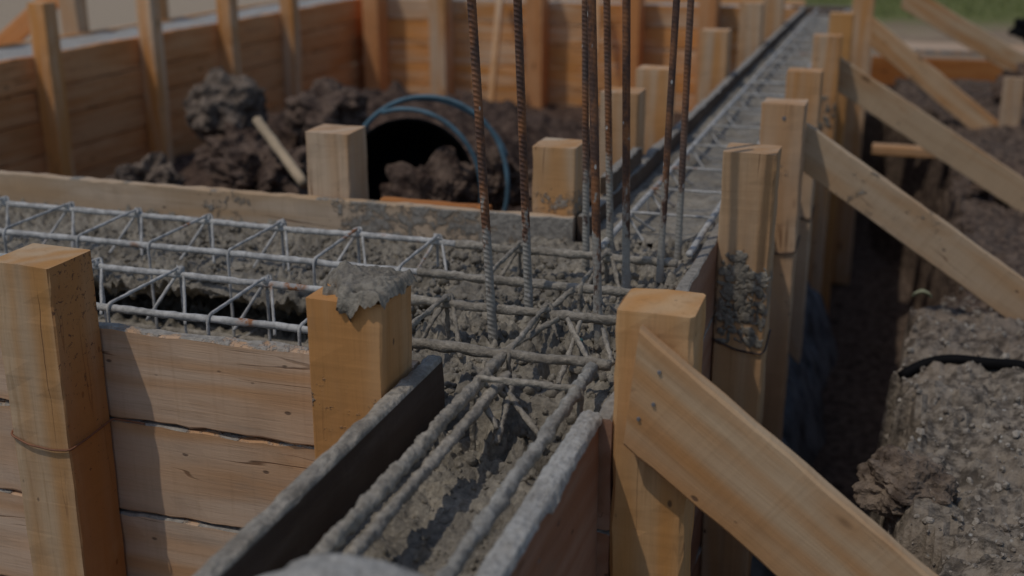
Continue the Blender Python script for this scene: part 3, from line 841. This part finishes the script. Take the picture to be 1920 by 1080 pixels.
RB = [((-.702, 2.063, -.06), -.037, .0085, .0018, 'rebar_rusty', 'boldly ribbed rusty upright rebar, leftmost of all'),
      ((-.669, 2.194, -.06), -.026, .0083, .0018, 'rebar_rusty', 'ribbed upright rebar, second from the left'),
      ((-.635, 2.52, -.04), -.014, .0078, .0015, 'rebar_dark', 'dark finely ribbed rebar, left of the close pair'),
      ((-.497, 2.083, -.06), -.027, .0088, .0006, 'rebar_rusty', 'smooth rusty upright rebar, right of the close pair and nearest the orange post'),
      ((-.600, 2.61, -.04), -.025, .0080, .0015, 'rebar_dark', 'ribbed rebar with grey mortar on its lower half, right of the close pair'),
      ((-.520, 2.42, -.05), -.018, .0090, .0007, 'rebar_rusty', 'thick smooth rusty rebar with a dark patch, third from the right'),
      ((-.455, 2.457, -.04), .013, .0078, .0006, 'rebar_rusty', 'rusty rebar leaning right, left one of the two leaning bars'),
      ((-.445, 2.62, -.04), .004, .0078, .0010, 'rebar_dark', 'dark leaning rebar, rightmost of all')]
for i, (b, dx, r, amp, mat, lab) in enumerate(RB):
    H = 1.0
    dxx = dx / .63 * H
    rebar(b, dxx, .0, H, r, amp, mat, lab, i * 3.7)
def onground(P, up): return [(x, y, gh(x, y) + up) for x, y in P]
def shade_tube(P, r, label):  # black tube laid on the soil to imitate a band of shade
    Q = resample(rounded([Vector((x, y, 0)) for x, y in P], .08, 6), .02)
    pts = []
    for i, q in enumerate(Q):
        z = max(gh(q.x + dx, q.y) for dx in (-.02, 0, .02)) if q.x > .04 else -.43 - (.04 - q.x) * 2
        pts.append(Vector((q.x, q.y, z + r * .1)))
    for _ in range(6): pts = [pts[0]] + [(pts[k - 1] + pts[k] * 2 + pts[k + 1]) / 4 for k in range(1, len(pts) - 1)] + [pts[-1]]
    tag(mk('shade_band', tube_mesh(pts, r, 12), M['black_shade_bundle'], None, smooth=True), label, 'hose')
shade_tube([(.075, 3.05), (.12, 3.08), (.24, 3.07), (.40, 2.98), (.62, 2.86)], .015, 'black tube standing in for a shadow band curving over the pale soil towards the right edge')
# grit and small stones on the near right bank
bm = bmesh.new(); r5 = random.Random(55)
for i in range(2300):
    y_ = 1.7 + 2.6 * r5.random() ** 1.3; x_ = bank_edge(y_) + .03 + r5.random() * (.35 + .25 * (y_ - 1.7))
    s_ = .0025 + .009 * r5.random() ** 3
    mt = Matrix.Translation((x_, y_, gh(x_, y_) + s_ * .2)) @ Matrix.Rotation(r5.uniform(0, 6), 4, (r5.random(), r5.random(), .3)) @ Matrix.Diagonal((s_ * r5.uniform(.7, 1.5), s_ * r5.uniform(.6, 1.2), s_ * .8, 1))
    bmesh.ops.create_icosphere(bm, subdivisions=1, radius=1, matrix=mt)
for v in bm.verts: v.co += noise.noise_vector(v.co * 120) * .002
me = bpy.data.meshes.new('grit'); bm.to_mesh(me); bm.free()
tag(mk('gravel', me, M['grit'], None), 'pale grit and small stones strewn over the right-hand bank', 'gravel', kind='stuff')
# teal spacer
t = mk('plastic_spacer', lump_mesh(.008, .006, .006, 3, 2, .2), M['teal'], None, Matrix.Translation((-.515, 2.0, -.02)), smooth=True)
tag(t, 'small teal plastic spacer in the rubble beside a smooth rebar', 'spacer')

# ------------------------------------------------------------------ soil clods, hose, stand-in tub for shade, stick
def clod(name, p, rx, ry, rz, seed, mat, label, amp=.55, fs=1.7):
    o = mk(name, lump_mesh(rx, ry, rz, seed, 5, amp, fs), M[mat], None, Matrix.Translation(p) @ Matrix.Rotation(seed, 4, 'Z'))
    return tag(o, label, 'soil clod', 'clods of dug earth')
clod('soil_clod', (-3.13, 5.15, -.235), .19, .17, .165, 1.3, 'clod_pale', 'big pale earth clod standing in front of the shaded board wall', .38, 1.15)
clod('soil_clod', (-2.66, 5.3, -.26), .24, .2, .14, 2.1, 'clod', 'wide brown earth clod right of the big pale one', .4, 1.3)
clod('soil_clod', (-2.95, 4.95, -.42), .16, .16, .12, 3.4, 'clod', 'dark clod at the foot of the big pale one')
clod('soil_clod', (-2.92, 4.15, -.37), .13, .12, .10, 4.7, 'clod_pale', 'light crumbly clod left of the wooden stick, above the caked planks')
clod('soil_clod', (-2.35, 4.1, -.33), .22, .18, .16, 5.2, 'clod', 'lumpy brown clod just below the wooden stick')
clod('soil_clod', (-1.50, 3.80, -.28), .15, .10, .15, 6.6, 'clod', 'brown clod of earth inside the blue hose loops')
clod('soil_clod', (-1.33, 3.93, -.20), .08, .09, .10, 7.9, 'clod', 'small clod inside the hose loops at their right')
clod('soil_clod', (-1.02, 3.9, -.24), .14, .14, .14, 8.8, 'clod', 'dark clod right of the hose, behind the second rebar')
clod('soil_clod', (.92, 7.7, -.22), .17, .2, .16, 9.4, 'clod', 'dark earth clod at the right edge above the stake')
clod('soil_clod', (.78, 7.9, -.36), .16, .2, .14, 10.4, 'clod', 'dark clod left of the one at the right edge')
clod('soil_clod', (.50, 5.6, -.45), .16, .13, .07, 11.4, 'clod', 'flat clod under the orange-streaked brace')
clod('soil_clod', (.98, 10.6, -.25), .14, .12, .10, 12.4, 'black_shade_bundle', 'dark bundle near the top right corner')
clod('soil_clod', (.095, 2.42, -.43), .085, .10, .075, 13.4, 'clod_pale', 'rounded grey lump of earth on the trench edge below the shadow-band tube', .3)
clod('soil_clod', (.06, 2.02, -.47), .06, .09, .07, 14.1, 'clod_pale', 'grey lump of bank at the lower right beside the nearest brace', .3)
# blue hose coil
hollow_c = Vector((-1.535, 3.86, -.175))
t = empty('hose_coil', hollow_c, 'coil of blue hose standing on edge behind the rear form side', 'hose')
def loop(cx, cz, rx, rz, y, a0, a1, tilt, seed):
    P = []
    for i in range(70):
        a = R(a0 + (a1 - a0) * i / 69)
        x = cx + rx * math.cos(a); z = cz + rz * math.sin(a)
        P.append(Vector((x, y + tilt * (z - cz) + .01 * math.sin(a * 2 + seed), z)) + noise.noise_vector(Vector((a, seed, 0))) * .008)
    return P
for i, q in enumerate(((-1.515, -.185, .295, .297, 3.75, -55, 200, .15), (-1.525, -.175, .30, .275, 3.78, 20, 200, .12), (-1.585, -.20, .270, .275, 3.74, -40, 110, .1))):
    mk('hose_loop', tube_mesh(loop(*q, i), .0082, 10), M['hose'], t, smooth=True)
# black tub added to stand in for deep shade behind the hose
v = []; f = []; N = 40
prf = [(.275, 0), (.285, -.006), (.285, .02), (.24, .34), (.225, .345), (.265, .0), (.225, .335), (0.001, .335)]
rings = [(.240, 0.0), (.246, -.004), (.250, .01), (.20, .30), (.001, .302)]
inner = [(.240, 0.0), (.19, .29), (.001, .292)]
def addrings(rs, flip):
    b = len(v)
    for (r_, d) in rs:
        for j in range(N):
            a = 2 * math.pi * j / N; v.append((r_ * math.cos(a), d, r_ * math.sin(a)))
    for i in range(len(rs) - 1):
        for j in range(N):
            k = (j + 1) % N; q = (b + i * N + j, b + i * N + k, b + (i + 1) * N + k, b + (i + 1) * N + j)
            f.append(q if flip else q[::-1])
addrings(rings, True); addrings(inner, False)
o = mk('shade_vessel', mesh('hollow', [(p_[0] * .93, p_[1], p_[2] * .93) for p_ in v], f), M['black_shade_bundle'], None, Matrix.Translation((-1.60, 3.80, -.20)) @ Matrix.Rotation(R(24), 4, 'Z') @ Matrix.Rotation(R(-16), 4, 'X'), smooth=True)
tag(o, 'black tub standing in for the deep shade inside the blue hose loops', 'hollow')
o = mk('wooden_stick', tube_mesh(resample([(-2.30, 4.0, -.045), (-2.02, 3.82, -.235)], .02), .019, 10, .12, 3), M['stick'], None, smooth=True)
tag(o, 'light peeled stick poking from the earth beside the square pale post', 'stick')
# spilled slurry strip along the formwork foot
cv = []; cf = []
grid(lambda u, w: (-.36 + .20 * u + .05 * fb(w * 3, 0, 2, 4), 2.75 + 2.4 * w, -.78 - .35 * u * u + .05 * fb(u * .6, w * 3, 3, 5, 3)), 26, 150)
o = mk('slurry_spill', mesh('spill', cv, cf), M['sheet'], smooth=True)
tag(o, 'blue-grey slurry spilled along the foot of the right posts in the trench', 'slurry')
cv = []; cf = []
grid(lambda u, w: (.09 + .055 * u, 3.43 + (w - .5) * .03 * math.sin(math.pi * min(1, u + .02)), -.33 + .015 * math.sin(u * 3) + .02 * abs(w - .5)), 10, 6)
o = mk('leaf', mesh('leaf', cv, cf), M['leaf'], smooth=True)
tag(o, 'pale green leaf on the edge of the trench bank', 'leaf')
